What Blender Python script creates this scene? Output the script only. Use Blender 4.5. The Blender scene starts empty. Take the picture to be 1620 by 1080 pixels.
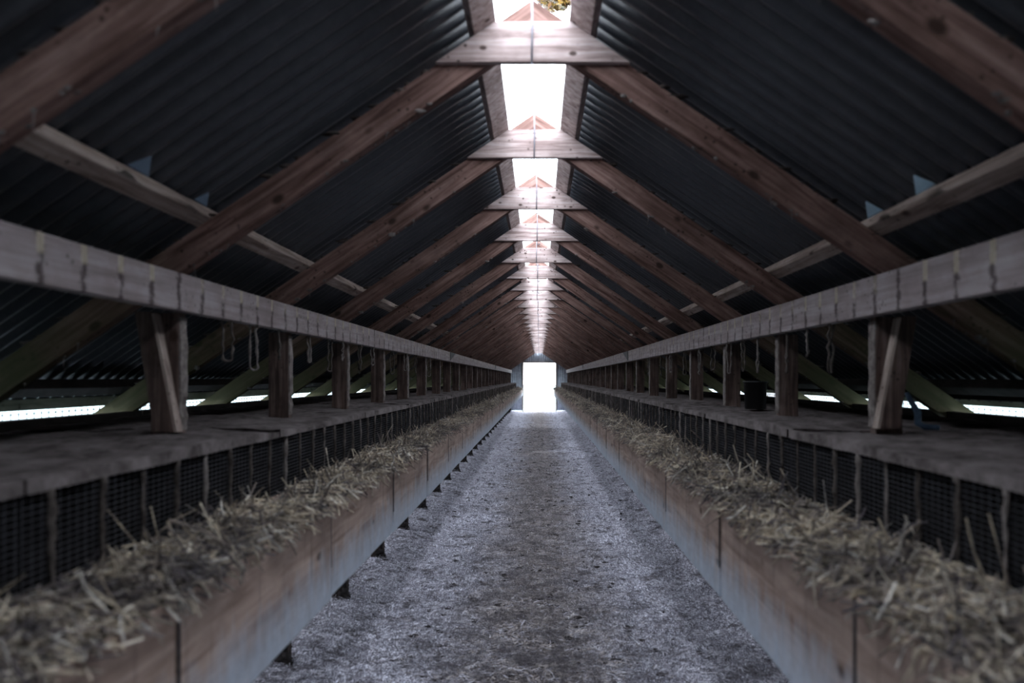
import bpy, math, random
import numpy as np
from mathutils import Vector, Matrix
R = math.radians
rng = random.Random(7)
nr = np.random.RandomState(11)
S = bpy.context.scene
COL = S.collection

# ------------------------------------------------------------------ camera, sky, exposure
H = 1.42                                   # eye height
cam_d = bpy.data.cameras.new('camera')
cam = bpy.data.objects.new('camera', cam_d)
COL.objects.link(cam)
cam.location = (0, 0, H)
cam.rotation_euler = (R(90), 0, 0)
cam_d.sensor_width = 36
cam_d.lens = 36 * 1102 / 1620
cam_d.shift_x = -43 / 1620
cam_d.shift_y = 58 / 1620
cam_d.clip_start = 0.02
cam_d.dof.use_dof = True
cam_d.dof.focus_distance = 8.5
cam_d.dof.aperture_fstop = 2.0
S.camera = cam

W = bpy.data.worlds.new('overcast_sky')
S.world = W
W.use_nodes = True
bg = W.node_tree.nodes['Background']
bg.inputs['Color'].default_value = (0.84, 0.91, 1.0, 1)
bg.inputs['Strength'].default_value = 1.0

S.view_settings.view_transform = 'Standard'
S.view_settings.look = 'None'
S.view_settings.gamma = 1.0
S.view_settings.use_curve_mapping = False
S.view_settings.exposure = 3.75
S.cycles.max_bounces = 7
S.cycles.diffuse_bounces = 4
S.cycles.glossy_bounces = 2
S.cycles.transparent_max_bounces = 12
S.cycles.sample_clamp_indirect = 4.0
S.cycles.use_denoising = True
S.cycles.caustics_reflective = False
S.cycles.caustics_refractive = False

def portal(name, loc, rot, sx, sy):         # sampling aid for the sky in a real opening; gives off no light itself
    l = bpy.data.lights.new(name, 'AREA')
    l.shape = 'RECTANGLE'; l.size = sx; l.size_y = sy
    l.cycles.is_portal = True
    o = bpy.data.objects.new(name, l); COL.objects.link(o)
    o.location = loc; o.rotation_euler = rot
YB, YE = -5.0, 29.6                        # shed from behind the camera to the far wall
CX = -0.022                                 # ridge line
YM, YL = (YB + YE) / 2, YE - YB
YC = -1.0                                  # the clear ridge sheets start here; an added cover shuts out skylight behind the camera
portal('ridge_portal', (CX, (YC + YE) / 2, H + 1.39), (0, 0, 0), 0.36, YE - YC)
portal('far_door_portal', (0.015, YE + 0.12, 1.02), (R(-90), 0, 0), 1.4, 2.1)
portal('left_side_portal', (-2.2, YM, 1.01), (0, R(-90), 0), 0.62, YL)
portal('right_side_portal', (2.2, YM, 1.01), (0, R(90), 0), 0.62, YL)

# ------------------------------------------------------------------ material helpers
class NT:
    def __init__(s, name):
        s.m = bpy.data.materials.new(name); s.m.use_nodes = True
        s.t = s.m.node_tree; s.b = s.t.nodes['Principled BSDF']
        s.b.inputs['Specular IOR Level'].default_value = 0.15
        s.b.inputs['Roughness'].default_value = 0.85
    def n(s, typ, **kw):
        x = s.t.nodes.new(typ)
        for k, v in kw.items(): setattr(x, k, v)
        return x
    def l(s, a, b): s.t.links.new(a, b)
    def coord(s, scale=(1, 1, 1), kind='Object', rand=True):
        tc = s.n('ShaderNodeTexCoord'); mp = s.n('ShaderNodeMapping')
        s.l(tc.outputs[kind], mp.inputs['Vector']); mp.inputs['Scale'].default_value = scale
        if rand:
            oi = s.n('ShaderNodeObjectInfo'); mu = s.n('ShaderNodeVectorMath', operation='SCALE')
            mu.inputs[0].default_value = (31.7, 17.3, 23.9); s.l(oi.outputs['Random'], mu.inputs['Scale'])
            s.l(mu.outputs[0], mp.inputs['Location'])
        return mp.outputs[0]
    def world(s, scale=(1, 1, 1)):
        g = s.n('ShaderNodeNewGeometry'); mp = s.n('ShaderNodeMapping')
        s.l(g.outputs['Position'], mp.inputs['Vector']); mp.inputs['Scale'].default_value = scale
        return mp.outputs[0]
    def noise(s, vec, scale, detail=4, rough=0.55, dist=0.0):
        x = s.n('ShaderNodeTexNoise'); s.l(vec, x.inputs['Vector'])
        x.inputs['Scale'].default_value = scale; x.inputs['Detail'].default_value = detail
        x.inputs['Roughness'].default_value = rough; x.inputs['Distortion'].default_value = dist
        return x.outputs['Fac']
    def vor(s, vec, scale, feature='F1'):
        x = s.n('ShaderNodeTexVoronoi', feature=feature); s.l(vec, x.inputs['Vector'])
        x.inputs['Scale'].default_value = scale
        return x.outputs['Distance']
    def ramp(s, fac, stops):
        x = s.n('ShaderNodeValToRGB'); s.l(fac, x.inputs[0]); e = x.color_ramp.elements
        while len(e) > 1: e.remove(e[-1])
        e[0].position = stops[0][0]; e[0].color = s.c4(stops[0][1])
        for p, c in stops[1:]:
            k = e.new(p); k.color = s.c4(c)
        return x.outputs[0]
    def c4(s, c): return (c, c, c, 1) if isinstance(c, (int, float)) else (*c, 1)
    def mix(s, fac, a, b, blend='MIX'):
        x = s.n('ShaderNodeMix', data_type='RGBA', blend_type=blend)
        for sock, v in ((x.inputs[0], fac), (x.inputs[6], a), (x.inputs[7], b)):
            if hasattr(v, 'is_output'): s.l(v, sock)
            elif sock is x.inputs[0]: sock.default_value = v
            else: sock.default_value = s.c4(v)
        return x.outputs[2]
    def math(s, op, a, b=0.0, clamp=False):
        x = s.n('ShaderNodeMath', operation=op, use_clamp=clamp)
        for sock, v in ((x.inputs[0], a), (x.inputs[1], b)):
            if hasattr(v, 'is_output'): s.l(v, sock)
            else: sock.default_value = v
        return x.outputs[0]
    def sep(s, vec):
        x = s.n('ShaderNodeSeparateXYZ'); s.l(vec, x.inputs[0]); return x.outputs
    def bump(s, h, strength=0.4, dist=0.01):
        x = s.n('ShaderNodeBump'); s.l(h, x.inputs['Height'])
        x.inputs['Strength'].default_value = strength; x.inputs['Distance'].default_value = dist
        s.l(x.outputs[0], s.b.inputs['Normal'])
    def out(s, col): s.l(col, s.b.inputs['Base Color']); return s.m

def wood(name, dark, mid, light, axis=0, algae=None, knots=True, soot=0.5):
    t = NT(name)
    sc = [9, 9, 9]; sc[axis] = 0.55
    v = t.coord(tuple(sc))
    g = t.noise(v, 5, 6, 0.6, 0.6)
    c = t.ramp(g, [(0.34, dark), (0.5, mid), (0.66, light)])
    v2 = t.coord((1, 1, 1))
    big = t.noise(v2, 4.0, 5, 0.65)
    c = t.mix(t.ramp(big, [(0.38, 0.0), (0.7, soot)]), c, tuple(x * 0.32 for x in dark))
    if knots:
        ks = [3.4, 3.4, 3.4]; ks[axis] = 2.1
        k = t.vor(t.coord(tuple(ks)), 4.6 if name == 'collar_wood' else 2.4)
        c = t.mix(t.ramp(k, [(0.09, 0.9), (0.16, 0.0)]), c, (0.035, 0.02, 0.015))
    spots = t.vor(t.coord((1, 1, 1)), 38)
    pn = t.noise(v2, 9, 3)
    sm = t.math('MULTIPLY', t.ramp(spots, [(0.12, 1.0), (0.3, 0.0)]), t.ramp(pn, [(0.5, 0.0), (0.62, 0.9)]))
    c = t.mix(sm, c, (0.03, 0.02, 0.016))
    if algae:
        x = t.sep(t.n('ShaderNodeTexCoord').outputs['Object'])[0]
        f = t.math('ADD', x, t.math('MULTIPLY', t.noise(v2, 7, 4), 0.7))
        c = t.mix(t.ramp(t.math('MULTIPLY', f, 0.4), [(algae[0] * 0.4, 0.0), (algae[1] * 0.4, 0.8)]), c, (0.075, 0.082, 0.04))
    if name == 'post_wood':                  # splashed with mud at the foot
        z = t.sep(t.n('ShaderNodeTexCoord').outputs['Object'])[2]
        e = t.math('ADD', z, t.math('MULTIPLY', t.noise(v2, 9, 4), 0.3))
        c = t.mix(t.ramp(e, [(0.25, 0.93), (0.5, 0.0)]), c, (0.02, 0.016, 0.015))
    t.bump(g, 0.5, 0.004)
    return t.out(c)

M = {}
M['rafter'] = wood('rafter_wood', (0.10, 0.055, 0.046), (0.225, 0.135, 0.115), (0.34, 0.225, 0.20), 0, (1.85, 2.6))
M['collar'] = wood('collar_wood', (0.24, 0.175, 0.165), (0.45, 0.355, 0.34), (0.62, 0.53, 0.52), 0, soot=0.5)
M['post'] = wood('post_wood', (0.055, 0.036, 0.032), (0.12, 0.08, 0.07), (0.2, 0.15, 0.135), 2, soot=0.7)
M['brace'] = wood('brace_wood', (0.2, 0.15, 0.13), (0.34, 0.27, 0.24), (0.45, 0.37, 0.33), 2, knots=False)
M['purlin'] = wood('purlin_wood', (0.17, 0.12, 0.1), (0.33, 0.26, 0.23), (0.46, 0.38, 0.34), 1)
M['green'] = wood('algae_board_wood', (0.32, 0.40, 0.30), (0.48, 0.56, 0.44), (0.6, 0.68, 0.57), 1, knots=False)

def plate_mat():
    t = NT('dusty_plate_wood')
    g = t.noise(t.coord((9, 0.5, 9)), 5, 6, 0.6, 0.4)
    c = t.ramp(g, [(0.3, (0.20, 0.165, 0.168)), (0.55, (0.30, 0.262, 0.268)), (0.75, (0.38, 0.34, 0.35))])
    c = t.mix(t.ramp(t.noise(t.coord((1, 1, 1)), 6, 5, 0.7), [(0.4, 0.0), (0.75, 0.65)]), c, (0.17, 0.125, 0.12))
    w = t.world()
    s = t.sep(w)
    wob = t.math('MULTIPLY', t.noise(t.world((1, 6, 14)), 2.0, 4, 0.7), 0.045)
    y = t.math('ADD', s[1], wob)
    ph = t.math('ABSOLUTE', t.math('SUBTRACT', t.math('FRACT', t.math('DIVIDE', y, 0.155)), 0.5))
    line = t.ramp(ph, [(0.0, 1.0), (0.045, 0.9), (0.11, 0.0)])
    br = t.ramp(t.noise(t.world((0, 25, 22)), 1.0, 3, 0.7), [(0.40, 0.0), (0.50, 1.0)])
    c = t.mix(t.math('MULTIPLY', t.math('MULTIPLY', line, br), 0.88), c, (0.045, 0.032, 0.032))
    # worn pale notches along the upper edge of the plate
    ph2 = t.math('ABSOLUTE', t.math('SUBTRACT', t.math('FRACT', t.math('DIVIDE', t.math('ADD', s[1], 0.022), 0.155)), 0.5))
    top = t.ramp(t.math('SUBTRACT', s[2], H), [(0.285, 0.0), (0.295, 1.0)])
    pn = t.ramp(t.noise(t.world((0, 6, 0.3)), 1.0, 2), [(0.42, 0.0), (0.5, 1.0)])
    f = t.math('MULTIPLY', t.math('MULTIPLY', t.ramp(ph2, [(0.07, 1.0), (0.09, 0.0)]), top), pn)
    c = t.mix(t.math('MULTIPLY', f, 0.6), c, (0.50, 0.43, 0.33))
    sp = t.ramp(t.vor(t.world((1, 1, 1)), 45), [(0.15, 0.75), (0.3, 0.0)])
    c = t.mix(t.math('MULTIPLY', sp, t.ramp(t.noise(t.world((1, 1, 1)), 8, 3), [(0.5, 0.0), (0.6, 1.0)])), c, (0.06, 0.045, 0.045))
    t.bump(g, 0.5, 0.003)
    return t.out(c)
M['plate'] = plate_mat()

def panel_mat():
    t = NT('nest_box_wood')
    g = t.noise(t.coord((6, 0.7, 7)), 4, 6, 0.6, 0.7)
    c = t.ramp(g, [(0.28, (0.26, 0.18, 0.148)), (0.5, (0.45, 0.335, 0.28)), (0.74, (0.60, 0.47, 0.40))])
    v2 = t.coord((1, 1, 1))
    c = t.mix(t.ramp(t.noise(v2, 3.5, 5, 0.65), [(0.42, 0.0), (0.72, 0.6)]), c, (0.17, 0.13, 0.12))
    k = t.vor(t.coord((2.5, 1.9, 3.2)), 2.2)
    c = t.mix(t.ramp(k, [(0.06, 0.8), (0.12, 0.0)]), c, (0.06, 0.035, 0.025))
    drip = t.noise(t.coord((4, 22, 1.2)), 1.6, 4, 0.6)
    c = t.mix(t.ramp(drip, [(0.54, 0.0), (0.75, 0.55)]), c, (0.09, 0.07, 0.07))
    # bluish-white band over the lower part of the board, with a ragged edge
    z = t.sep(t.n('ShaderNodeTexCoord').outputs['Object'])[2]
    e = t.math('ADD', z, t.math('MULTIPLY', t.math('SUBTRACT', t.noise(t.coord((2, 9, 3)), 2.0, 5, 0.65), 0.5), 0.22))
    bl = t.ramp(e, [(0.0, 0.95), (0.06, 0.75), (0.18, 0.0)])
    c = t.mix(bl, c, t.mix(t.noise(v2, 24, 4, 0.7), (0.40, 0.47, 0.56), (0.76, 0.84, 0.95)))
    t.bump(g, 0.5, 0.004)
    return t.out(c)
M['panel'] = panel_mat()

def sheet_mat():
    t = NT('corrugated_roof_sheet')
    v = t.world((1, 1, 1))
    a = t.noise(v, 3.0, 6, 0.65)
    b = t.noise(v, 40, 4, 0.7)
    c = t.ramp(a, [(0.3, (0.016, 0.019, 0.027)), (0.55, (0.032, 0.036, 0.046)), (0.75, (0.055, 0.058, 0.066))])
    c = t.mix(t.ramp(b, [(0.45, 0.0), (0.75, 0.35)]), c, (0.08, 0.08, 0.085))
    t.b.inputs['Roughness'].default_value = 0.42
    t.b.inputs['Specular IOR Level'].default_value = 0.6
    t.bump(b, 0.35, 0.004)
    return t.out(c)
M['sheet'] = sheet_mat()

def floor_mat():
    t = NT('littered_earth')
    v = t.world((1, 1, 1))
    x = t.sep(v)[0]
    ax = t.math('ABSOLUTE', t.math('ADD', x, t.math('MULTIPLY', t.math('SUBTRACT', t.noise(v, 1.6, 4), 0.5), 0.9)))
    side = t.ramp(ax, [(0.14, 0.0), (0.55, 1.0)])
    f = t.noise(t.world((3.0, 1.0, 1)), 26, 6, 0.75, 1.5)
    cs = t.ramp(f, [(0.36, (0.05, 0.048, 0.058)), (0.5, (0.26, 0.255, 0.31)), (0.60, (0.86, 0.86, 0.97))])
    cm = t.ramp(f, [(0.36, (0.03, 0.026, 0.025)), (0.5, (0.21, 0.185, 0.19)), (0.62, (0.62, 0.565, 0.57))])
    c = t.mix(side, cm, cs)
    p = t.noise(v, 5.5, 5, 0.7)
    c = t.mix(t.ramp(p, [(0.53, 0.0), (0.64, 0.85)]), c, (0.035, 0.03, 0.032))
    c = t.mix(t.ramp(t.noise(t.world((1.0, 1.6, 1)), 17, 4, 0.7), [(0.54, 0.0), (0.64, 0.8)]), c, (0.04, 0.034, 0.036))
    t.b.inputs['Roughness'].default_value = 0.95
    t.bump(f, 0.8, 0.012)
    return t.out(c)
M['floor'] = floor_mat()

def straw_mat(name, stops, rough=0.6):
    t = NT(name)
    g = t.n('ShaderNodeNewGeometry')
    c = t.ramp(g.outputs['Random Per Island'], stops)
    n = t.noise(t.world(), 4.5, 4, 0.7)
    c = t.mix(t.ramp(n, [(0.43, 0.0), (0.6, 0.82)]), c, (0.055, 0.048, 0.058))
    c = t.mix(t.ramp(t.noise(t.world((1.6, 1, 1)), 15, 4, 0.7), [(0.47, 0.0), (0.66, 0.7)]), c, (0.05, 0.043, 0.05))
    t.b.inputs['Roughness'].default_value = rough
    return t.out(c)
M['straw'] = straw_mat('dry_straw', [(0.0, (0.14, 0.12, 0.13)), (0.3, (0.38, 0.31, 0.26)), (0.6, (0.62, 0.51, 0.37)), (0.85, (0.80, 0.70, 0.55)), (1.0, (0.92, 0.87, 0.80))])
M['litter'] = straw_mat('trodden_straw', [(0.0, (0.04, 0.035, 0.04)), (0.3, (0.14, 0.125, 0.14)), (0.6, (0.34, 0.32, 0.37)), (0.85, (0.66, 0.64, 0.74)), (1.0, (0.92, 0.91, 1.0))], 0.9)
M['litter_mid'] = straw_mat('brown_trodden_straw', [(0.0, (0.03, 0.025, 0.022)), (0.4, (0.16, 0.135, 0.13)), (0.75, (0.42, 0.365, 0.35)), (1.0, (0.74, 0.68, 0.67))], 0.9)

def simple(name, a, b, scale=20, rough=0.9, spec=0.1, metal=0.0, bump=0.4):
    t = NT(name)
    f = t.noise(t.world(), scale, 6, 0.7)
    t.b.inputs['Roughness'].default_value = rough
    t.b.inputs['Specular IOR Level'].default_value = spec
    t.b.inputs['Metallic'].default_value = metal
    if bump: t.bump(f, bump, 0.01)
    return t.out(t.ramp(f, [(0.35, a), (0.65, b)]))
M['bed'] = simple('matted_straw_bed', (0.07, 0.065, 0.07), (0.26, 0.22, 0.19), 30)
M['dust'] = simple('dust_felt', (0.045, 0.038, 0.037), (0.15, 0.13, 0.13), 11, 1.0, 0.02, bump=1.0)
M['cob'] = simple('dusty_cobweb', (0.10, 0.085, 0.08), (0.25, 0.22, 0.21), 30, 1.0, 0.0, bump=0)
M['cobdark'] = simple('sooty_cobweb', (0.04, 0.033, 0.03), (0.13, 0.112, 0.105), 25, 1.0, 0.0, bump=0)
M['wire'] = simple('dusty_wire', (0.02, 0.02, 0.024), (0.06, 0.06, 0.07), 15, 0.6, 0.3, 0.3, 0)
M['galv'] = simple('galvanised_wire', (0.42, 0.45, 0.52), (0.62, 0.66, 0.74), 15, 0.45, 0.5, 0.4, 0)
M['rodmetal'] = simple('dull_rod_metal', (0.16, 0.16, 0.19), (0.26, 0.26, 0.3), 15, 0.6, 0.3, 0.2, 0)
M['black'] = simple('black_plastic', (0.006, 0.006, 0.007), (0.012, 0.012, 0.013), 10, 0.5, 0.3, 0, 0)
M['darkboard'] = simple('dirty_back_board', (0.012, 0.011, 0.012), (0.035, 0.03, 0.03), 8)
M['darkwood'] = simple('tarred_eave_wood', (0.012, 0.011, 0.01), (0.03, 0.026, 0.024), 8)
M['bluecloth'] = simple('blue_strap', (0.02, 0.035, 0.06), (0.05, 0.08, 0.12), 20, 0.8, 0.2, 0, 0.2)
M['piece'] = simple('grey_blue_piece', (0.17, 0.25, 0.31), (0.24, 0.33, 0.4), 6, 0.5, 0.3, 0, 0)
M['piecedark'] = simple('dull_blue_piece', (0.07, 0.10, 0.14), (0.11, 0.14, 0.19), 6, 0.6, 0.2, 0, 0)
M['zinc'] = simple('zinc_wall_sheet', (0.34, 0.38, 0.45), (0.6, 0.65, 0.74), 5, 0.5, 0.5, 0.2, 0)
M['grass'] = simple('frosty_pasture', (0.19, 0.25, 0.235), (0.28, 0.35, 0.345), 6, 1.0, 0.05, 0, 0.5)
M['bark'] = simple('tree_bark', (0.06, 0.045, 0.035), (0.16, 0.12, 0.1), 12)
M['leaf'] = straw_mat('autumn_leaves', [(0.0, (0.2, 0.075, 0.006)), (0.5, (0.34, 0.17, 0.02)), (1.0, (0.45, 0.29, 0.06))], 0.6)
def clear_mat():
    m = bpy.data.materials.new('clear_ridge_sheet'); m.use_nodes = True
    t = m.node_tree; t.nodes.remove(t.nodes['Principled BSDF'])
    tr = t.nodes.new('ShaderNodeBsdfTransparent'); gl = t.nodes.new('ShaderNodeBsdfGlossy'); mx = t.nodes.new('ShaderNodeMixShader')
    tr.inputs[0].default_value = (0.94, 0.95, 0.96, 1)
    gl.inputs['Roughness'].default_value = 0.2
    mx.inputs[0].default_value = 0.05
    t.links.new(tr.outputs[0], mx.inputs[1]); t.links.new(gl.outputs[0], mx.inputs[2])
    t.links.new(mx.outputs[0], t.nodes['Material Output'].inputs[0])
    return m
M['clear'] = clear_mat()

# ------------------------------------------------------------------ mesh helpers
class MB:
    def __init__(s): s.v = []; s.f = []
    def box(s, x0, x1, y0, y1, z0, z1, m=None):
        b = len(s.v)
        p = [(x, y, z) for x in (x0, x1) for y in (y0, y1) for z in (z0, z1)]
        if m is not None: p = [tuple(m @ Vector(q)) for q in p]
        s.v += p
        for q in ((0, 1, 3, 2), (4, 6, 7, 5), (0, 4, 5, 1), (2, 3, 7, 6), (0, 2, 6, 4), (1, 5, 7, 3)): s.f.append(tuple(b + i for i in q))
        return s
    def prism(s, poly, y0, y1, plane='xz'):
        """closed outline extruded; plane xz extrudes along y, yz along x"""
        b = len(s.v); n = len(poly)
        for yy in (y0, y1):
            for (a, c) in poly: s.v.append((a, yy, c) if plane == 'xz' else (yy, a, c))
        s.f.append(tuple(b + i for i in range(n))); s.f.append(tuple(b + n + i for i in reversed(range(n))))
        for i in range(n):
            j = (i + 1) % n
            s.f.append((b + i, b + n + i, b + n + j, b + j))
        return s
    def tube(s, pts, r, seg=6):
        pts = [Vector(p) for p in pts]; rr = r if isinstance(r, (list, tuple)) else [r] * len(pts)
        b = len(s.v)
        for i, p in enumerate(pts):
            d = (pts[min(i + 1, len(pts) - 1)] - pts[max(i - 1, 0)]).normalized()
            u = d.orthogonal().normalized() if i == 0 else (u - d * u.dot(d)).normalized()
            w = d.cross(u)
            for k in range(seg):
                a = 2 * math.pi * k / seg
                s.v.append(tuple(p + (u * math.cos(a) + w * math.sin(a)) * rr[i]))
        for i in range(len(pts) - 1):
            for k in range(seg):
                k2 = (k + 1) % seg
                s.f.append((b + i * seg + k, b + i * seg + k2, b + (i + 1) * seg + k2, b + (i + 1) * seg + k))
        s.f.append(tuple(b + k for k in reversed(range(seg)))); s.f.append(tuple(b + (len(pts) - 1) * seg + k for k in range(seg)))
        return s
    def blob(s, c, r, n=7, m=5, rough=0.3):
        b = len(s.v)
        for j in range(m + 1):
            th = math.pi * j / m
            for i in range(n):
                ph = 2 * math.pi * i / n
                q = 1 + rng.uniform(-rough, rough)
                s.v.append((c[0] + r[0] * q * math.sin(th) * math.cos(ph), c[1] + r[1] * q * math.sin(th) * math.sin(ph), c[2] + r[2] * q * math.cos(th)))
        for j in range(m):
            for i in range(n):
                i2 = (i + 1) % n
                s.f.append((b + j * n + i, b + (j + 1) * n + i, b + (j + 1) * n + i2, b + j * n + i2))
        return s
    def mesh(s, name, mat, smooth=False):
        me = bpy.data.meshes.new(name); me.from_pydata(s.v, [], s.f); me.materials.append(M[mat])
        if smooth: me.polygons.foreach_set('use_smooth', [True] * len(me.polygons))
        me.update(); return me
    def obj(s, name, mat, parent=None, smooth=False, bevel=0.0):
        o = bpy.data.objects.new(name, s.mesh(name, mat, smooth)); COL.objects.link(o)
        if parent: o.parent = parent
        if bevel:
            b = o.modifiers.new('bevel', 'BEVEL'); b.width = bevel; b.segments = 2; b.limit_method = 'ANGLE'
        return o
def npmesh(name, V, F, mat, parent=None, smooth=False):
    me = bpy.data.meshes.new(name)
    V = np.asarray(V, dtype=np.float32); F = np.asarray(F, dtype=np.int32); k = F.shape[1]
    me.vertices.add(len(V)); me.vertices.foreach_set('co', V.ravel())
    me.loops.add(F.size); me.loops.foreach_set('vertex_index', F.ravel())
    me.polygons.add(len(F)); me.polygons.foreach_set('loop_start', np.arange(0, F.size, k, dtype=np.int32))
    me.update(calc_edges=True); me.materials.append(M[mat])
    if smooth: me.polygons.foreach_set('use_smooth', [True] * len(F))
    o = bpy.data.objects.new(name, me); COL.objects.link(o)
    if parent: o.parent = parent
    return o
def tag(o, label=None, cat=None, group=None, kind=None):
    if label: o['label'] = label
    if cat: o['category'] = cat
    if group: o['group'] = group
    if kind: o['kind'] = kind
    return o
def empty(name, loc, rz=0.0):
    o = bpy.data.objects.new(name, None); COL.objects.link(o); o.empty_display_size = 0.1
    o.location = loc; o.rotation_euler = (0, 0, rz); return o
def copy_tree(o, parent=None):
    c = o.copy(); COL.objects.link(c); c.parent = parent
    for ch in [k for k in bpy.data.objects if k.parent is o]: copy_tree(ch, c)
    return c
WORDS = ['nearest', 'second', 'third', 'fourth', 'fifth', 'sixth', 'seventh', 'eighth', 'ninth', 'tenth', 'eleventh', 'twelfth', 'thirteenth', 'fourteenth', 'fifteenth', 'sixteenth', 'seventeenth', 'eighteenth']
def which(i, n):
    j = n - 1 - i
    if i < (n + 1) // 2 and i < len(WORDS): return ('nearest the camera' if i == 0 else WORDS[i] + ' from the camera')
    return ('nearest the far door' if j == 0 else WORDS[j] + ' from the far door')

# ------------------------------------------------------------------ the setting
SL = 0.68                                  # roof slope
TH = math.atan(SL)
APEX = H + 1.265                            # top edge of the rafters at the ridge
def top_z(x): return APEX - SL * abs(x - CX)
RISE = 0.055 / math.cos(TH)                 # purlins lift the sheets off the rafters

def bank(x):                                # litter banked up under the boxes
    t = np.clip((np.abs(x) - 0.80) / 0.45, 0, 1)
    return 0.065 * t * t * (3 - 2 * t)
def floor():
    X = np.concatenate([np.linspace(-2.6, -1.36, 16), np.linspace(-1.34, 1.34, 250), np.linspace(1.36, 2.6, 16)]); nx = len(X)
    Y = np.sort(np.concatenate([np.linspace(YB, 2.9, 60), np.linspace(2.93, 8, 420), np.linspace(8.02, 14, 240), np.linspace(14.05, YE + 0.3, 200)])); ny = len(Y)
    gx, gy = np.meshgrid(X, Y)
    z = np.zeros_like(gx)
    for k in range(30):
        f = 1.2 * 1.19 ** k; a = nr.uniform(0, 6.28); p = nr.uniform(0, 6.28)
        z += 0.010 / (f ** 0.75) * np.sin(f * (gx * math.cos(a) * 1.3 + gy * math.sin(a)) + p)
    z += nr.normal(0, 0.0016, z.shape)
    z += 0.012 * np.exp(-(gx / 0.35) ** 2) * 0.3
    lump = np.zeros_like(gx)
    for k in range(18):
        f = nr.uniform(30, 75); a = nr.uniform(0, 6.28)
        lump += np.sin(f * (gx * math.cos(a) * 0.8 + gy * math.sin(a)) + nr.uniform(0, 6.28))
    big = sum(np.sin(nr.uniform(2, 7) * gx + nr.uniform(2, 7) * gy + nr.uniform(0, 6.28)) for _ in range(5))
    z += np.clip(lump / 18 * 0.028 * (0.6 + 0.35 * np.clip(big, -1, 2)), -0.006, 0.016)
    z -= z.max() * 0.2
    z += bank(gx)
    V = np.stack([gx, gy, z], -1).reshape(-1, 3)
    i = np.arange(nx - 1); j = np.arange(ny - 1); a, b = np.meshgrid(i, j); q = (b * nx + a).ravel()
    o = npmesh('floor', V, np.stack([q, q + 1, q + nx + 1, q + nx], 1), 'floor', smooth=True)
    tag(o, 'trodden bluish grey floor of the shed aisle', 'floor', kind='structure')
floor()

def corrugated(name, p0, pu, pv, lu, lv, rows, pitch, amp, mat, thick=0.004):
    """waves repeat along u, run straight along v"""
    p0, pu, pv = Vector(p0), Vector(pu).normalized(), Vector(pv).normalized(); nn = pu.cross(pv)
    nu = int(lu / pitch * 8)
    u = np.linspace(0, lu, nu + 1); v = np.linspace(0, lv, rows + 1)
    uu, vv = np.meshgrid(u, v)
    hh = amp * np.tanh(1.8 * np.sin(2 * np.pi * uu / pitch)) / math.tanh(1.8)
    V = (np.array(p0)[None, None] + uu[..., None] * np.array(pu) + vv[..., None] * np.array(pv) + hh[..., None] * np.array(nn)).reshape(-1, 3)
    a, b = np.meshgrid(np.arange(nu), np.arange(rows)); q = (b * (nu + 1) + a).ravel()
    o = npmesh(name, V, np.stack([q, q + 1, q + nu + 2, q + nu + 1], 1), mat, smooth=True)
    if thick:
        s = o.modifiers.new('thickness', 'SOLIDIFY'); s.thickness = thick; s.offset = 0
    return o
EAVE = 2.16
for side, nm in ((-1, 'left'), (1, 'right')):
    x0 = CX + side * 0.17
    o = corrugated('ceiling_' + nm, (x0, YB - 0.2, top_z(x0) + RISE + 0.026), (0, 1, 0), (side, 0, -SL), YL + 0.4, (EAVE - 0.17) / math.cos(TH), 6, 0.076, 0.018, 'sheet')
    tag(o, 'dark corrugated roof sheeting on the %s slope' % nm, 'roof', kind='structure')
    xr = CX + side * 0.165
    w = corrugated('window_%d' % (1 if side < 0 else 2), (CX + side * 0.004, YC, APEX + RISE + 0.045), (0, 1, 0), (side, 0, -SL), YE - YC + 0.2, 0.27, 2, 0.076, 0.006, 'clear', 0)
    tag(w, 'clear ridge skylight sheet on the %s side' % nm, 'skylight', kind='structure')

cp = MB().prism([(CX, APEX + RISE + 0.07), (CX + 0.25, APEX + RISE + 0.07 - 0.25 * SL), (CX + 0.25, APEX + RISE + 0.06 - 0.25 * SL), (CX, APEX + RISE + 0.06), (CX - 0.25, APEX + RISE + 0.06 - 0.25 * SL), (CX - 0.25, APEX + RISE + 0.07 - 0.25 * SL)], YB - 0.2, YC)
tag(cp.obj('ceiling_light_blocker', 'sheet'), 'unseen ridge cover added to darken the near end', 'light blocker', kind='structure')  # added out of view to block skylight and darken the near trusses
# outside ground and end walls
MB().box(-90, 90, -60, 160, -0.3, -0.06).obj('ground', 'grass')['kind'] = 'structure'
tag(bpy.data.objects['ground'], 'pale frosty pasture outside the shed', 'ground')

DX0, DX1, DH = -0.672, 0.70, 2.06
def end_wall(name, y, word):
    pitch, amp = 0.09, 0.012
    V, F = [], []
    xs = np.arange(-2.25, 2.2501, pitch / 6)
    prev = None
    for x in xs:
        zt = top_z(x) + RISE
        zb = 0.0 if word == 'near' or not (DX0 <= x <= DX1) else DH
        if word == 'far' and abs(x) > 0.70: zb = 0.05
        yy = y + amp * math.sin(2 * math.pi * x / pitch)
        V += [(x, yy, zb), (x, yy, zt)]
    n = len(xs)
    for i in range(n - 1):
        F.append((2 * i, 2 * i + 2, 2 * i + 3, 2 * i + 1))
    o = npmesh(name, V, F, 'zinc'); s = o.modifiers.new('thickness', 'SOLIDIFY'); s.thickness = 0.004
    tag(o, 'grey corrugated gable wall at the %s end' % word, 'wall', kind='structure')
end_wall('wall_far', YE, 'far'); end_wall('wall_near', YB, 'near')
fr = MB()
fr.box(DX0 - 0.05, DX0, YE - 0.06, YE + 0.05, 0, DH + 0.05).box(DX1, DX1 + 0.05, YE - 0.06, YE + 0.05, 0, DH + 0.05).box(DX0, DX1, YE - 0.06, YE + 0.05, DH, DH + 0.05)
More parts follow.
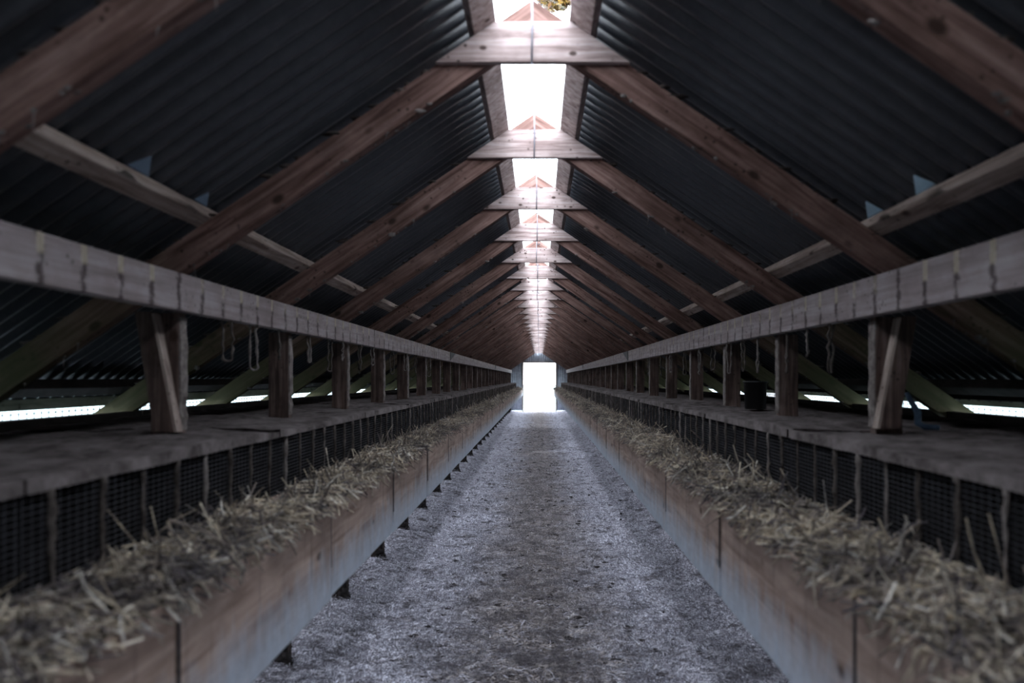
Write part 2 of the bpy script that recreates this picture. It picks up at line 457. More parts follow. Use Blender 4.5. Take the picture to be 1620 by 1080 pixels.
tag(fr.obj('door_1', 'brace'), 'bare timber frame round the bright far doorway', 'door', kind='structure')
for side, nm in ((-1, 'left'), (1, 'right')):
    b = MB(); b.box(side * 2.12 - 0.02, side * 2.12 + 0.02, YB, YE, -0.05, 0.70)
    tag(b.obj('wall_' + nm, 'darkboard'), 'low dark plinth board along the %s side' % nm, 'wall', kind='structure')

# ------------------------------------------------------------------ long timbers
def yprism(name, poly, y0, y1, mat, label, cat, group=None, kind='thing'):
    o = MB().prism([(a, b) for a, b in poly], 0, y1 - y0).obj(name, mat, bevel=0.003)
    o.location = (0, y0, 0)
    return tag(o, label, cat, group, kind)
def on_slope(side, xa, w, t, lift=0.0):
    """outline lying on the rafter tops: from |x|=xa inward by w, thickness t"""
    d = Vector((-side, SL)).normalized(); n = Vector((side * SL, 1)).normalized()
    p = Vector((CX + side * xa, APEX - SL * xa)) + n * (lift + 0.001)
    return [tuple(p), tuple(p + d * w), tuple(p + d * w + n * t), tuple(p + n * t)]
for side, nm in ((-1, 'left'), (1, 'right')):
    yprism('ridge_purlin', on_slope(side, 0.192, 0.088, 0.05), YB, YE, 'collar', 'pale timber purlin edging the %s side of the ridge skylight' % nm, 'purlin', 'ridge purlins')
    yprism('roof_purlin', on_slope(side, 1.12 if side < 0 else 1.165, 0.055, 0.055), YB, YE, 'purlin', 'timber purlin halfway down the %s roof slope, behind the rafters' % nm, 'purlin', 'mid-slope purlins')
    yprism('eave_purlin', on_slope(side, 1.975, 0.065, 0.046), YB, YE, 'darkwood', 'black purlin above the %s eave, on the rafter tails' % nm, 'purlin', 'eave purlins')
    xe = side * 2.12
    xq = side * 2.0
    zq = top_z(xq) + 0.002
    fa = [(xq - 0.012, zq + 0.008), (xq + 0.012, zq + 0.008), (xq + 0.012, zq + 0.052), (xq - 0.012, zq + 0.052)]
    yprism('fascia_board', fa, YB, YE, 'darkwood', 'black fascia board above the green %s eave board' % nm, 'board', 'fascia boards')
    b = [(xe - 0.018, H - 0.133), (xe + 0.018, H - 0.133), (xe + 0.018, H - 0.086), (xe - 0.018, H - 0.086)]
    yprism('eave_board', b, YB, YE, 'green', 'pale green algae-stained board along the %s eave' % nm, 'board', 'eave boards')
    # wall plates: three lengths each, butted with a small triangular plate
    joints = [YB, 9.1, 18.3, YE - 0.03]
    xa, zt = (1.150, 0.338) if side < 0 else (1.147, 0.352)
    for k in range(3):
        x0, x1 = sorted((side * xa, side * (xa + 0.045)))
        r = empty('wall_plate_beam', (0, joints[k] + 0.002, 0))
        tag(r, 'grey %s beam with dark vertical drip stains, %s' % (nm, ['length nearest the camera', 'middle length', 'far length by the door'][k]), 'beam', 'stained beams above the cages', 'thing')
        MB().box(x0, x1, 0, joints[k + 1] - joints[k] - 0.004, H + 0.217, H + zt).obj('beam', 'plate', r, bevel=0.003)
        if k:
            xf = side * xa - side * 0.006
            g = MB().prism([(-0.12, H + zt - 0.004), (0.42, H + zt - 0.004), (-0.12, H + 0.225)], *sorted((xf, side * xa - side * 0.001)), plane='yz')
            tag(g.obj('splice_plate', 'wire', r), 'dark triangular splice plate')

# ------------------------------------------------------------------ roof trusses
def rafter_mesh(side):
    """local x runs down the slope from the ridge"""
    L = 2.13 / math.cos(TH); d = 0.096
    b = MB()
    # plumb cut at the ridge, level cut at the eave tail
    poly = [(0.0, 0.0), (L, 0.0), (L - d * math.tan(math.pi / 2 - TH) * 0.72, -d), (d * SL, -d)]
    if side < 0: poly = poly
    n = 14
    b.prism(poly, -0.0225, 0.0225)
    return b.mesh('rafter', 'rafter')
RM = rafter_mesh(1)
def split_cobweb(seed, n):
    rng.seed(seed); lo, hi = MB(), MB()
    for side in (-1, 1):
        for k in range(n):
            x = rng.uniform(0.3, 2.0); y = rng.choice((-0.024, 0.0, -0.02)); z = APEX - SL * x - 0.096 / math.cos(TH)
            s = rng.uniform(0.0025, 0.006)
            if rng.random() < 0.25: s *= 1.7
            lo.blob((CX + side * x, y, z), (s * rng.uniform(0.8, 2.4), s, s * rng.uniform(0.6, 1.3)), 6, 4)
            if rng.random() < 0.3:
                q = (CX + side * x, y, z)
                lo.tube([q, (q[0] + rng.uniform(-.01, .01), q[1] - 0.005, q[2] - rng.uniform(.02, .05))], [0.0014, 0.0007], 4)
        x = 0.36
        while x < 1.9:
            w = rng.uniform(0.012, 0.05); h = rng.uniform(0.004, 0.010)
            hi.blob((CX + side * x, -0.008, APEX - SL * x + 0.004), (w, 0.017, h), 8, 4, 0.35)
            x += w * rng.uniform(1.5, 4.0)
    return lo.mesh('cobweb', 'cob'), hi.mesh('cobweb', 'cobdark', True)
def make_truss(seed):
    r = empty('roof_truss', (0, 0, 0))
    for side in (1, -1):
        o = bpy.data.objects.new('rafter', RM); COL.objects.link(o); o.parent = r
        o.location = (CX, 0, APEX)
        if side > 0: o.rotation_euler = (0, TH, 0)
        else: o.rotation_euler = (0, TH, math.pi)
    zb, zt = APEX - 0.220, APEX - 0.086
    hb, ht = 0.220 / SL, 0.086 / SL
    c = MB().prism([(-hb, 0), (hb, 0), (ht, zt - zb), (-ht, zt - zb)], -0.047, -0.0235).obj('collar_board', 'collar', r, bevel=0.002)
    c.location = (CX, 0, zb)
    lo, hi = split_cobweb(seed, 30)
    for me in (lo, hi):
        o = bpy.data.objects.new('cobweb', me); COL.objects.link(o); o.parent = r; o['kind'] = 'stuff'
    tag(r, None, 'roof truss', 'roof trusses', 'thing')
    return r
protos = [make_truss(s) for s in (3, 8, 21)]
NTR = 29
for i in range(NTR):
    t = protos[i] if i < 3 else copy_tree(protos[i % 3])
    t.location = (0, 1.35 + i, 0)
    t['label'] = 'brown timber roof truss of two rafters and a collar board, ' + which(i, NTR)

# hooks that hang on a rod in front of every collar board
def make_hook():
    r = empty('hanging_hook', (0, 0, 0))
    MB().tube([(0, 0, 0.035), (0.002, 0, -0.1), (0, 0, -0.225)], 0.0032, 6).obj('rod', 'rodmetal', r, True)
    pts = [(0, 0, -0.222)] + [(0.013 - 0.013 * math.cos(a), 0, -0.236 - 0.014 * math.sin(a)) for a in np.linspace(0, math.pi * 0.95, 8)]
    MB().tube(pts, 0.003, 6).obj('hook', 'rodmetal', r, True)
    return tag(r, None, 'hook', 'hooks along the ridge', 'thing')
hk = make_hook()
for i in range(NTR):
    t = hk if i == 0 else copy_tree(hk)
    t.location = (CX + rng.uniform(-0.006, 0.006), 1.35 + i - 0.054, APEX - 0.002)
    t.rotation_euler = (0, 0, rng.uniform(-0.5, 0.5))
    t['label'] = 'thin rod with small hook before the collar board, ' + which(i, NTR)

# ------------------------------------------------------------------ posts
SHELF = H - 0.183
def make_post(side, first=False):
    r = empty('support_post', (0, 0, 0))
    h = H + 0.216
    b = MB()
    z = [0, SHELF - 0.2, SHELF, SHELF + 0.12, h]
    b.box(-0.0475, 0.0475, -0.0225, 0.0225, -0.03, h)
    b.obj('upright', 'post', r, bevel=0.003)
    # aisle-facing edge: ridge light painted pale on a slightly ragged skin
    rng.seed(5 + side)
    e = MB(); zs = list(np.arange(SHELF + 0.01, h - 0.012, 0.022)); rows = []
    for zz in zs:
        k = len(e.v); th = rng.uniform(0.001, 0.007); w0 = rng.uniform(-.003, .001); w1 = rng.uniform(-.001, .003)
        for (px, py) in ((0.048, -0.022 + w0), (0.048 + th, -0.021 + w0), (0.048 + th, 0.021 + w1), (0.048, 0.022 + w1)): e.v.append((-side * px, py, zz))
        rows.append(k)
    for a_, b_ in zip(rows, rows[1:]):
        for q in range(4): e.f.append((a_ + q, a_ + (q + 1) % 4, b_ + (q + 1) % 4, b_ + q))
    e.f.append(tuple(rows[0] + q for q in range(4))); e.f.append(tuple(rows[-1] + q for q in range(4)))
    tag(e.obj('lit_skin', 'cob', r), 'painted ridge light along the edge of the post')
    f = MB()
    for k in range(16):
        q = k / 15
        f.blob((-side * rng.uniform(-0.05, (0.055 if side < 0 else 0.12)) * (1 - 0.35 * q), rng.uniform(-.03, .02), 0.05 + q * 0.12), (0.022 - 0.006 * q, 0.022, 0.02), 7, 5, 0.55)
    f.obj('muck', 'darkboard', r, True)
    if first:
        w = MB(); m = None
        # leaning board, broad at the top, that meets the post at its foot
        s = side
        w.prism([(s * 0.022, h), (s * 0.075, h), (s * 0.014, SHELF + 0.008), (-s * 0.052, SHELF + 0.008)], -0.066, -0.0235)
        tag(w.obj('brace', 'post', r, bevel=0.002), 'slanting board nailed to the post')
        p = MB(); p.prism([(s * 0.012, h - 0.006), (s * 0.0215, h - 0.006), (-s * 0.0525, SHELF + 0.008), (-s * 0.062, SHELF + 0.008)], -0.064, -0.026)
        tag(p.obj('edge_strip', 'brace', r), 'pale edge of the slanting board')  # aisle face of the board, ridge light put into its paler colour
    return tag(r, None, 'post', '%s row of posts' % ('left' if side < 0 else 'right'), 'thing')
for side, nm in ((-1, 'left'), (1, 'right')):
    off = -0.03 if side < 0 else 0.13
    xs = side * 1.235
    n = 29
    first = make_post(side, True); tmpl = make_post(side)
    first.location = (xs, 2.35 + off, 0)
    first['label'] = 'V-shaped %s post with a slanting pale brace on the cages' % nm
    order = [0] + list(range(2, n))
    for q, i in enumerate(order):
        t = tmpl if q == 0 else copy_tree(tmpl)
        t.location = (xs + rng.uniform(-.006, .006), 1.35 + i + off + rng.uniform(-.01, .01), 0)
        t.rotation_euler = (0, 0, rng.uniform(-0.06, 0.06))
        if i == 0: t['label'] = 'dark square timber post nearest the camera in the %s row' % nm
        elif n - i > 14: t['label'] = 'square reddish timber post in the %s row, %s beyond the braced post' % (nm, 'first' if i == 2 else WORDS[i - 2])
        else: t['label'] = 'square reddish timber post in the %s row, %s' % (nm, which(i, n))

# ------------------------------------------------------------------ cages
CP = 0.155
def wires(x, y0, y1, z0, z1, dy, dz, r, plane='yz'):
    V, F = [], []
    def bar(a, b):
        k = len(V)
        (ax, ay, az), (bx, by, bz) = a, b
        V.extend([(ax - r, ay - r, az - r), (ax + r, ay - r, az - r), (ax + r, ay + r, az - r), (ax - r, ay + r, az - r),
                  (bx - r, by - r, bz + r), (bx + r, by - r, bz + r), (bx + r, by + r, bz + r), (bx - r, by + r, bz + r)] if ay == by and ax == bx else
                 [(ax - r, ay, az - r), (ax + r, ay, az - r), (ax + r, ay, az + r), (ax - r, ay, az + r),
                  (bx - r, by, bz - r), (bx + r, by, bz - r), (bx + r, by, bz + r), (bx - r, by, bz + r)] if ax == bx else
                 [(ax, ay - r, az - r), (ax, ay + r, az - r), (ax, ay + r, az + r), (ax, ay - r, az + r),
                  (bx, by - r, bz - r), (bx, by + r, bz - r), (bx, by + r, bz + r), (bx, by - r, bz + r)])
        for q in ((0, 1, 5, 4), (1, 2, 6, 5), (2, 3, 7, 6), (3, 0, 4, 7)): F.append(tuple(k + i for i in q))
    for y in np.arange(y0, y1 + 1e-6, dy): bar((x, y, z0), (x, y, z1))
    for z in np.arange(z0, z1 + 1e-6, dz): bar((x, y0, z), (x, y1, z))
    return V, F
UN = CP * 8
def make_cage(side, seed):
    rng.seed(seed)
    s = side
    xf = 0.905 if s > 0 else 0.945
    zb = 0.98
    r = empty('wire_cage', (0, 0, 0))
    # dust-covered lid: uneven felt on a board
    nx, ny = 30, 36
    xx = np.linspace(xf - 0.012, 1.93, nx); yy = np.linspace(0.001, UN - 0.001, ny)
    gx, gy = np.meshgrid(xx, yy)
    st = np.random.RandomState(seed)
    z = np.full_like(gx, SHELF)
    for k in range(22):
        f = 4 * 1.17 ** k; a = st.uniform(0, 6.28)
        z += 0.0035 / (f / 4) ** 0.5 * np.sin(f * (gx * math.cos(a) + gy * math.sin(a)) + st.uniform(0, 6))
    z += np.abs(st.normal(0, 0.0015, z.shape))
    z -= 0.006
    gx = gx + 0; gx[:, 0] += st.normal(0, 0.004, ny)
    Vt = np.stack([s * gx, gy, z], -1).reshape(-1, 3); Vb = Vt.copy(); Vb[:, 2] = SHELF - 0.03
    a, b = np.meshgrid(np.arange(nx - 1), np.arange(ny - 1)); q = (b * nx + a).ravel(); N = nx * ny
    F = np.stack([q, q + 1, q + nx + 1, q + nx], 1)
    rim = [j * nx for j in range(ny)]
    sides = [(rim[j], rim[j + 1], rim[j + 1] + N, rim[j] + N) for j in range(ny - 1)] + [(i, i + 1, i + 1 + N, i + N) for i in range(nx - 1)] + [((ny - 1) * nx + i, (ny - 1) * nx + i + 1, (ny - 1) * nx + i + 1 + N, (ny - 1) * nx + i + N) for i in range(nx - 1)]
    F = np.concatenate([F, F + N, np.array(sides)])
    o = npmesh('lid', np.concatenate([Vt, Vb]), F, 'dust', r, True)
    V, Fw = wires(s * xf, 0.004, UN - 0.004, zb, SHELF - 0.03, 0.0255, 0.0125, 0.0011)
    npmesh('front_mesh', V, Fw, 'wire', r)
    bk = MB().box(*sorted((s * 1.90, s * 1.912)), 0.002, UN - 0.002, zb, SHELF - 0.036)
    bk.obj('back_panel', 'darkboard', r)
    bt = MB().box(*sorted((s * (xf + 0.004), s * 1.90)), 0.002, UN - 0.002, zb - 0.008, zb)
    bt.obj('base', 'darkboard', r)
    for k in range(8):                      # partitions, each with a dusty front edge
        y = k * CP + CP / 2
        p = MB().box(*sorted((s * (xf + 0.006), s * 1.898)), y - 0.0015, y + 0.0015, zb + 0.001, SHELF - 0.037)
        po = p.obj('partition', 'darkboard', r)
        pts, rad = [], []
        zz = SHELF - 0.03
        w = rng.uniform(0.006, 0.011)
        while zz > zb:
            pts.append((s * (xf - 0.004) + rng.uniform(-.002, .002), y + rng.uniform(-.003, .003), zz)); rad.append(w * rng.uniform(0.5, 1.15)); zz -= 0.022; w *= rng.uniform(0.9, 1.03)
        e = MB().tube(pts, rad, 6).obj('dusty_edge', 'cobdark' if rng.random() < 0.7 else 'cob', po, True)
    return tag(r, None, 'cage', '%s cage row' % ('left' if s < 0 else 'right'), 'thing')
for side, nm in ((-1, 'left'), (1, 'right')):
    pr = [make_cage(side, 31 + side), make_cage(side, 57 + side)]
    y = 1.345 - CP / 2 - 2 * UN
    n = int((YE - 0.05 - y) / UN)
    for i in range(n):
        t = pr[i] if i < 2 else copy_tree(pr[i % 2])
        t.location = (0, y + i * UN, 0)
        t['label'] = 'dust-topped wire mesh cage unit in the %s row, %s' % (nm, which(i, n))

# ------------------------------------------------------------------ nest boxes with straw
ZB, ZT = H - 0.74, H - 0.425
def make_box(side, seed):
    rng.seed(seed); s = side
    xf = 0.70 if s < 0 else 0.612
    xb = (0.945 if s < 0 else 0.905) - 0.02
    r = empty('nest_box', (0, 0, ZB))
    h = ZT - ZB
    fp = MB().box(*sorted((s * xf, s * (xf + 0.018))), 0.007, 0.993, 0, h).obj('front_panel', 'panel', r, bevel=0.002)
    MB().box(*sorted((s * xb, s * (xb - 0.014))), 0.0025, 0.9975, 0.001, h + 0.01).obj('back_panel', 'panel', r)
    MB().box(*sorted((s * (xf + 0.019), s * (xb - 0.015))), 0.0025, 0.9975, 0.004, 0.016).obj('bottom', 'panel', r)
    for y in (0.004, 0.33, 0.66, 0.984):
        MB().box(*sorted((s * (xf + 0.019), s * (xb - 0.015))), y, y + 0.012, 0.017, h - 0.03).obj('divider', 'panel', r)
    wl = MB()
    xr = s * (xf + 0.006)
    wl.tube([(xr, 0.01, h + 0.005), (xr, 0.99, h + 0.005)], 0.003, 6)
    for y in np.arange(0.04, 0.98, 0.08):
        wl.tube([(xr, y, h + 0.006), (s * (xf + 0.05), y, h + 0.016), (s * (xb - 0.02), y, h + 0.016)], 0.0015, 4)
    wl.obj('wire_lid', 'wire', r)
    hd = MB()
    hd.box(*sorted((s * (xf - 0.0025), s * (xf - 0.0005))), -0.0045, 0.0045, 0.10, h)
    st = hd.obj('strap', 'wire', r)
    return tag(r, None, 'nest box', '%s row of nest boxes' % ('left' if s < 0 else 'right'), 'thing')
NB0 = -0.65
for side, nm in ((-1, 'left'), (1, 'right')):
    p = make_box(side, 3)
    n = 30
    for i in range(n):
        t = p if i == 0 else copy_tree(p)
        t.location = (rng.uniform(-.003, .003), NB0 + i + (0.0), ZB + rng.uniform(-.003, .003))
        t['label'] = 'wooden nest box full of straw in the %s row, %s' % (nm, which(i, n))

def heap_h(x, y, seed):
    z = 0
    for k, (f, a) in enumerate(((1.7, .9), (3.1, .8), (6.3, .6), (11.0, .45), (19.0, .3))):
        z = z + a * np.sin(f * y + seed * 3.1 + k) * np.cos(f * 0.8 * x + seed + 2 * k)
    return 0.026 + 0.011 * z
def prisms(P, D, L, Wd, bend, seg=3, rings=3):
    """many straw stalks: thin triangular tubes"""
    n = len(P)
    up = np.tile(np.array([0.0, 0, 1.0]), (n, 1)); u = np.cross(D, up); ul = np.linalg.norm(u, axis=1, keepdims=True); u = np.where(ul < 1e-3, np.array([1.0, 0, 0]), u / np.maximum(ul, 1e-6)); w = np.cross(u, D)
    V = np.zeros((n, rings, seg, 3))
    for i in range(rings):
        t = i / (rings - 1)
        c = P + D * (L * (t - 0.5))[:, None] + bend * (4 * t * (1 - t))[..., None] if False else P + D * (L * (t - 0.5))[:, None] + bend * (4 * t * (1 - t))
        for k in range(seg):
            a = 2 * math.pi * k / seg
            V[:, i, k] = c + (u * math.cos(a) + w * math.sin(a)) * Wd[:, None]
    F = []
    base = np.arange(n) * rings * seg
    for i in range(rings - 1):
        for k in range(seg):
            k2 = (k + 1) % seg
            F.append(np.stack([base + i * seg + k, base + i * seg + k2, base + (i + 1) * seg + k2, base + (i + 1) * seg + k], 1))
    return V.reshape(-1, 3), np.concatenate(F)
for side, nm in ((-1, 'left'), (1, 'right')):
    xf = 0.70 if side < 0 else 0.612
    xb = 0.93 if side < 0 else 0.892
    # matted bed
    nx = 16; Y = np.concatenate([np.arange(NB0, 6, 0.02), np.arange(6, YE - 0.3, 0.05)]); X = np.linspace(xf + 0.004, xb, nx)
    gx, gy = np.meshgrid(X, Y)
    t = (gx - xf) / (xb - xf)
    z = ZT - 0.02 + heap_h(gx, gy, side + 2) * np.sin(np.clip(t * 1.25 + .22, 0, 1) * math.pi / 2 + 0) + nr.normal(0, 0.004, gx.shape)
    V = np.stack([side * gx, gy, z], -1).reshape(-1, 3)
    a, b = np.meshgrid(np.arange(nx - 1), np.arange(len(Y) - 1)); q = (b * nx + a).ravel()
    r = empty('straw_bedding', (0, 0, 0))
    bed = npmesh('matted_layer', V, np.stack([q, q + 1, q + nx + 1, q + nx], 1), 'bed', r, True)
    bed['kind'] = 'stuff'
    # loose stalks
    def ys(n, a, b, p): return a + (b - a) * nr.uniform(0, 1, n) ** p
    y = np.concatenate([ys(9000, 0.4, 4.0, 1.0), ys(9000, 4.0, 12.0, 1.2), ys(6000, 12.0, YE - 0.4, 1.1)])
    n = len(y)
    near = y < 4
    dens = 0.5 + 0.5 * np.sin(y * 2.3 + side) * np.sin(y * 5.1 + 1)
    x = xf + 0.0 + (xb - xf) * nr.beta(1.1, 1.0, n)
    tt = (x - xf) / (xb - xf)
    z = ZT - 0.02 + heap_h(x, y, side + 2) * np.sin(np.clip(tt * 1.25 + .22, 0, 1) * math.pi / 2) + np.abs(nr.normal(0, 0.010, n)) * (0.6 + dens) + 0.003
    az = nr.uniform(0, 2 * math.pi, n); el = nr.normal(0.05, 0.22, n)
    spike = nr.uniform(0, 1, n) < 0.05
    el = np.where(spike, nr.uniform(0.5, 1.3, n), el)
    D = np.stack([np.cos(az) * np.cos(el), np.sin(az) * np.cos(el), np.sin(el)], 1)
    L = np.where(y < 12, nr.gamma(4, 0.014, n), nr.gamma(4, 0.016, n)).clip(0.015, 0.16)
    L = np.where(spike, L * 1.25, L)
    over = nr.uniform(0, 1, n) < 0.05       # stalks that hang over the front board
    x = np.where(over, xf - 0.004 + nr.uniform(-0.012, 0.01, n), x)
    z = np.where(over, ZT + nr.uniform(-0.02, 0.015, n), z)
    D[over] = np.stack([-0.55 + nr.uniform(-.2, .2, over.sum()), nr.uniform(-.9, .9, over.sum()), -nr.uniform(0.0, 0.9, over.sum())], 1)
    D /= np.linalg.norm(D, axis=1, keepdims=True)
    z = np.where(spike, z + L * 0.3, z)
    P = np.stack([x, y, z], 1)
    # keep stalks clear of the cage fronts
    ext = np.abs(D[:, 0]) * L / 2
    P[:, 0] = np.minimum(P[:, 0], (0.935 if side < 0 else 0.897) - ext)
    bend = nr.normal(0, 1, (n, 3)) * (L * 0.06)[:, None]
    wd = np.where(y < 4, nr.uniform(0.0012, 0.0036, n), nr.uniform(0.0010, 0.0028, n)) * np.where(y > 12, 1.8, 1.0)
    P[:, 0] *= side; D[:, 0] *= side
    V, F = prisms(P, D, L, wd, bend)
    st = npmesh('loose_stalks', V, F, 'straw', r); st['kind'] = 'stuff'
    tag(r, 'loose dry straw heaped along the top of the %s nest boxes' % nm, 'straw', kind='stuff')

# ------------------------------------------------------------------ trodden straw on the aisle
r = empty('straw_litter', (0, 0, 0)); tag(r, 'fine trodden straw strewn over the aisle floor', 'straw', kind='stuff')
for (mname, n, mid) in (('litter', 60000, False), ('litter_mid', 30000, True)):
    y = 2.9 + 17 * nr.uniform(0, 1, n) ** 1.9
    x = nr.normal(-0.02, 0.26, n) if mid else nr.uniform(-1.3, 1.25, n)
    az = nr.uniform(0, math.pi, n)
    # wheel and foot traffic laid much of it crosswise
    az = np.where(nr.uniform(0, 1, n) < 0.45, nr.normal(0, 0.45, n), az)
    el = nr.normal(0, 0.10, n)
    D = np.stack([np.cos(az) * np.cos(el), np.sin(az) * np.cos(el), np.sin(el)], 1)
    L = nr.gamma(4, 0.011, n).clip(0.012, 0.13)
    clump = np.sin(x * 5 + y * 2.1) * np.sin(y * 4.3 - x * 3) > 0.55
    z = np.abs(nr.normal(0.0, 0.006, n)) + np.where(clump, 0.008, 0.0) + 0.004 + bank(x)
    u = np.cross(D, np.array([0, 0, 1.0])); u /= np.linalg.norm(u, axis=1, keepdims=True)
    wd = nr.uniform(0.0007, 0.0026, n) * (1 + np.clip(y - 6, 0, 14) * 0.12)
    P = np.stack([x, y, z], 1); h = (D * (L / 2)[:, None]); mid_ = P + np.stack([nr.normal(0, .006, n), nr.normal(0, .006, n), np.abs(nr.normal(0, .003, n))], 1)
    uw = u * wd[:, None]
    V = np.stack([P - h - uw, P - h + uw, mid_ + uw, mid_ - uw, P + h + uw, P + h - uw], 1).reshape(-1, 3)
    b = np.arange(n) * 6
    F = np.concatenate([np.stack([b, b + 1, b + 2, b + 3], 1), np.stack([b + 3, b + 2, b + 4, b + 5], 1)])
    o = npmesh('trodden_straw' if not mid else 'brown_straw', V, F, mname, r); o['kind'] = 'stuff'
# dark clods in the litter
V, F = [], []
cl = MB(); rng.seed(77)
for k in range(420):
    y = 3.0 + 18 * rng.random() ** 1.7
    x = rng.gauss(-0.03, 0.45)
    s = rng.uniform(0.005, 0.013)
    cl.blob((x, y, 0.004 + float(bank(x))), (s * rng.uniform(1, 2.4), s * rng.uniform(0.8, 1.6), s * 0.7), 8, 5, 0.35)
o = cl.obj('dung_clods', 'darkboard', r, True); o['kind'] = 'stuff'

# ------------------------------------------------------------------ side screens, rails and small things
for side, nm in ((-1, 'left'), (1, 'right')):
    V, F = wires(side * 2.15, YB, YE, 0.72, H - 0.14, 0.044, 0.022, 0.0022)
    o = npmesh('wire_screen', V, F, 'galv')
    tag(o, 'galvanised wire mesh screen under the %s eave' % nm, 'wire mesh', 'side screens', 'thing')
    o = MB().box(*sorted((side * 1.945, side * 1.985)), YB, YE, SHELF - 0.02, SHELF + 0.024).obj('cage_rail', 'darkwood', bevel=0.004)
    tag(o, 'black timber rail behind the %s cages' % nm, 'rail', 'rails behind the cages', 'thing')

# twine loops that hang under the plates
rng.seed(12)
spots = {-1: [2.62, 2.86, 3.14, 3.55, 3.9, 4.15, 4.55, 4.9, 5.55, 6.1, 6.6, 7.4], 1: [2.8, 3.05, 3.3, 3.74, 4.0, 4.3, 4.7, 5.1, 5.6, 6.2, 6.7, 7.5]}
for side, nm in ((-1, 'left'), (1, 'right')):
    for i, y in enumerate(spots[side]):
        ln = rng.uniform(0.10, 0.19); wl = rng.uniform(0.010, 0.022)
        b = MB(); pts = []
        for k in range(9): pts.append((rng.uniform(-.006, .006), -wl + rng.uniform(-.005, .005), -ln * k / 8))
        for k in range(1, 5): a = math.pi * k / 5; pts.append((0, -wl * math.cos(a), -ln - wl * 0.7 * math.sin(a)))
        for k in range(9): pts.append((rng.uniform(-.006, .006), wl + rng.uniform(-.005, .005), -ln + ln * k / 8))
        b.tube(pts, [rng.uniform(0.002, 0.0075) for _ in pts], 5)
        o = b.obj('twine_loop', 'cob' if i % 2 else 'cobdark', smooth=True)
        o.location = (side * 1.172, y, H + 0.218); o.rotation_euler = (0, 0, rng.uniform(-0.9, 0.9))
        tag(o, 'dusty loop of twine hanging under the %s beam, %s' % (nm, 'nearest the camera' if i == 0 else WORDS[i] + ' from the camera'), 'twine', 'twine loops under the beams', 'thing')

# black bucket on the right cages
r = empty('bucket', (1.235, 3.98, SHELF + 0.006))
b = MB(); n = 28
prof = [(0.052, 0), (0.058, 0.004), (0.064, 0.15), (0.069, 0.152), (0.069, 0.16), (0.062, 0.16), (0.055, 0.01), (0.0, 0.008)]
for (pr_, z) in prof:
    for k in range(n): a = 2 * math.pi * k / n; b.v.append((pr_ * math.cos(a), pr_ * math.sin(a), z))
for i in range(len(prof) - 1):
    for k in range(n): k2 = (k + 1) % n; b.f.append((i * n + k, i * n + k2, (i + 1) * n + k2, (i + 1) * n + k))
b.f.append(tuple(reversed(range(n))))
b.obj('body', 'black', r, True)
MB().tube([(0.068 * math.cos(a), 0.068 * math.sin(a) * 0.4 - 0.03, 0.15 - 0.03 * math.sin(a)) for a in np.linspace(0, math.pi, 10)], 0.0025, 6).obj('handle', 'black', r, True)
tag(r, 'small black bucket on the right cages between two posts', 'bucket', kind='thing')

# blue strap by the braced right post
pts = [(1.345, 2.55, SHELF + 0.13), (1.36, 2.55, SHELF + 0.10), (1.375, 2.53, SHELF + 0.06), (1.37, 2.52, SHELF + 0.02), (1.385, 2.5, SHELF + 0.008), (1.42, 2.47, SHELF + 0.008)]
b = MB().tube(pts, [0.008, 0.011, 0.013, 0.012, 0.012, 0.009], 8)
tag(b.obj('strap', 'bluecloth', smooth=True), 'dark blue strap slung by the foot of the braced right post', 'strap', kind='thing')

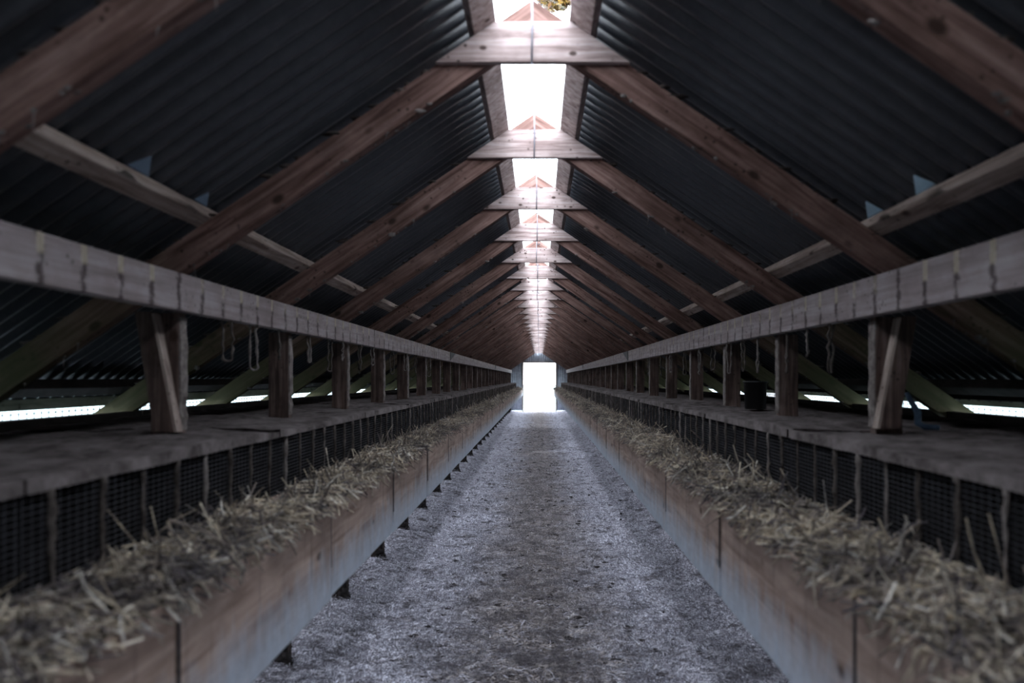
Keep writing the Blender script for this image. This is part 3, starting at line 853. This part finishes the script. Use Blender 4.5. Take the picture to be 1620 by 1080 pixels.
# small blue-grey triangular pieces set above the mid purlins
def piece(side, y, size, label, mat='piece'):
    xx = 1.12 if side < 0 else 1.165
    z = top_z(CX + side * (xx - 0.055)) + 0.012
    pts = [(-size, 0.0), (size * 0.75, -0.004), (size * 0.62, size * 0.95)]
    b = MB().prism(pts, -0.003, 0.003, plane='yz')
    o = b.obj('triangle_piece', mat, bevel=0.001); o.location = (CX + side * (xx - 0.075), y, z); o.rotation_euler = (0, side * R(-12), 0)
    tag(o, label, 'plastic scrap', 'triangular pieces on the purlins', 'thing')
piece(-1, 1.86, 0.055, 'blue-grey triangular scrap on the left purlin, nearer the camera', 'piecedark')
piece(-1, 2.20, 0.045, 'blue-grey triangular scrap on the left purlin, beside the second truss', 'piecedark')
piece(1, 1.93, 0.055, 'blue-grey triangular scrap on the right purlin, nearer the camera')
piece(1, 2.22, 0.055, 'brightest blue-grey triangular scrap on the right purlin beside the second truss')

# ------------------------------------------------------------------ tree outside, over the ridge
rng.seed(4)
r = empty('autumn_tree', (3.4, 10.6, -0.06))
b = MB().tube([(0, 0, 0), (0.05, 0, 3), (-0.15, 0.1, 6), (-0.4, 0, 8.5)], [0.22, 0.18, 0.14, 0.07], 10)
b.obj('trunk', 'bark', r, True)
b = MB()
for (p, q) in (((-0.1, 0, 5.6), (-3.1, -0.2, 7.4)), ((-0.2, 0, 6.2), (-1.2, 1.6, 8.4)), ((-0.2, 0, 6.5), (1.6, 0.6, 8.6)), ((-0.3, 0, 7.2), (-1.6, -1.2, 9.2))):
    b.tube([p, ((p[0] + q[0]) / 2, (p[1] + q[1]) / 2, (p[2] + q[2]) / 2 + 0.25), q], [0.08, 0.05, 0.015], 7)
b.obj('branches', 'bark', r, True)
n = 5200
cs = [(-3.17, -0.2, 7.28, 0.3), (-1.9, 0.3, 8.7, 0.9), (0.2, 0.2, 8.6, 1.3), (1.4, 0.5, 8.6, 0.9), (-1.0, 1.2, 9.0, 1.0)]
P = []
for k in range(n):
    c = cs[rng.randrange(len(cs))]
    v = Vector((rng.gauss(0, 1), rng.gauss(0, 1), rng.gauss(0, 1))).normalized() * c[3] * rng.random() ** 0.4
    P.append((c[0] + v.x, c[1] + v.y, c[2] + v.z))
P = np.array(P); d1 = nr.normal(0, 1, (n, 3)); d1 /= np.linalg.norm(d1, axis=1, keepdims=True)
d2 = np.cross(d1, nr.normal(0, 1, (n, 3))); d2 /= np.linalg.norm(d2, axis=1, keepdims=True)
V = np.stack([P - d1 * .06, P + d2 * .035, P + d1 * .06, P - d2 * .035], 1).reshape(-1, 3)
npmesh('foliage', V, np.arange(n * 4).reshape(-1, 4), 'leaf', r)['kind'] = 'stuff'
tag(r, 'orange autumn tree outside, seen through the ridge skylight', 'tree', kind='thing')
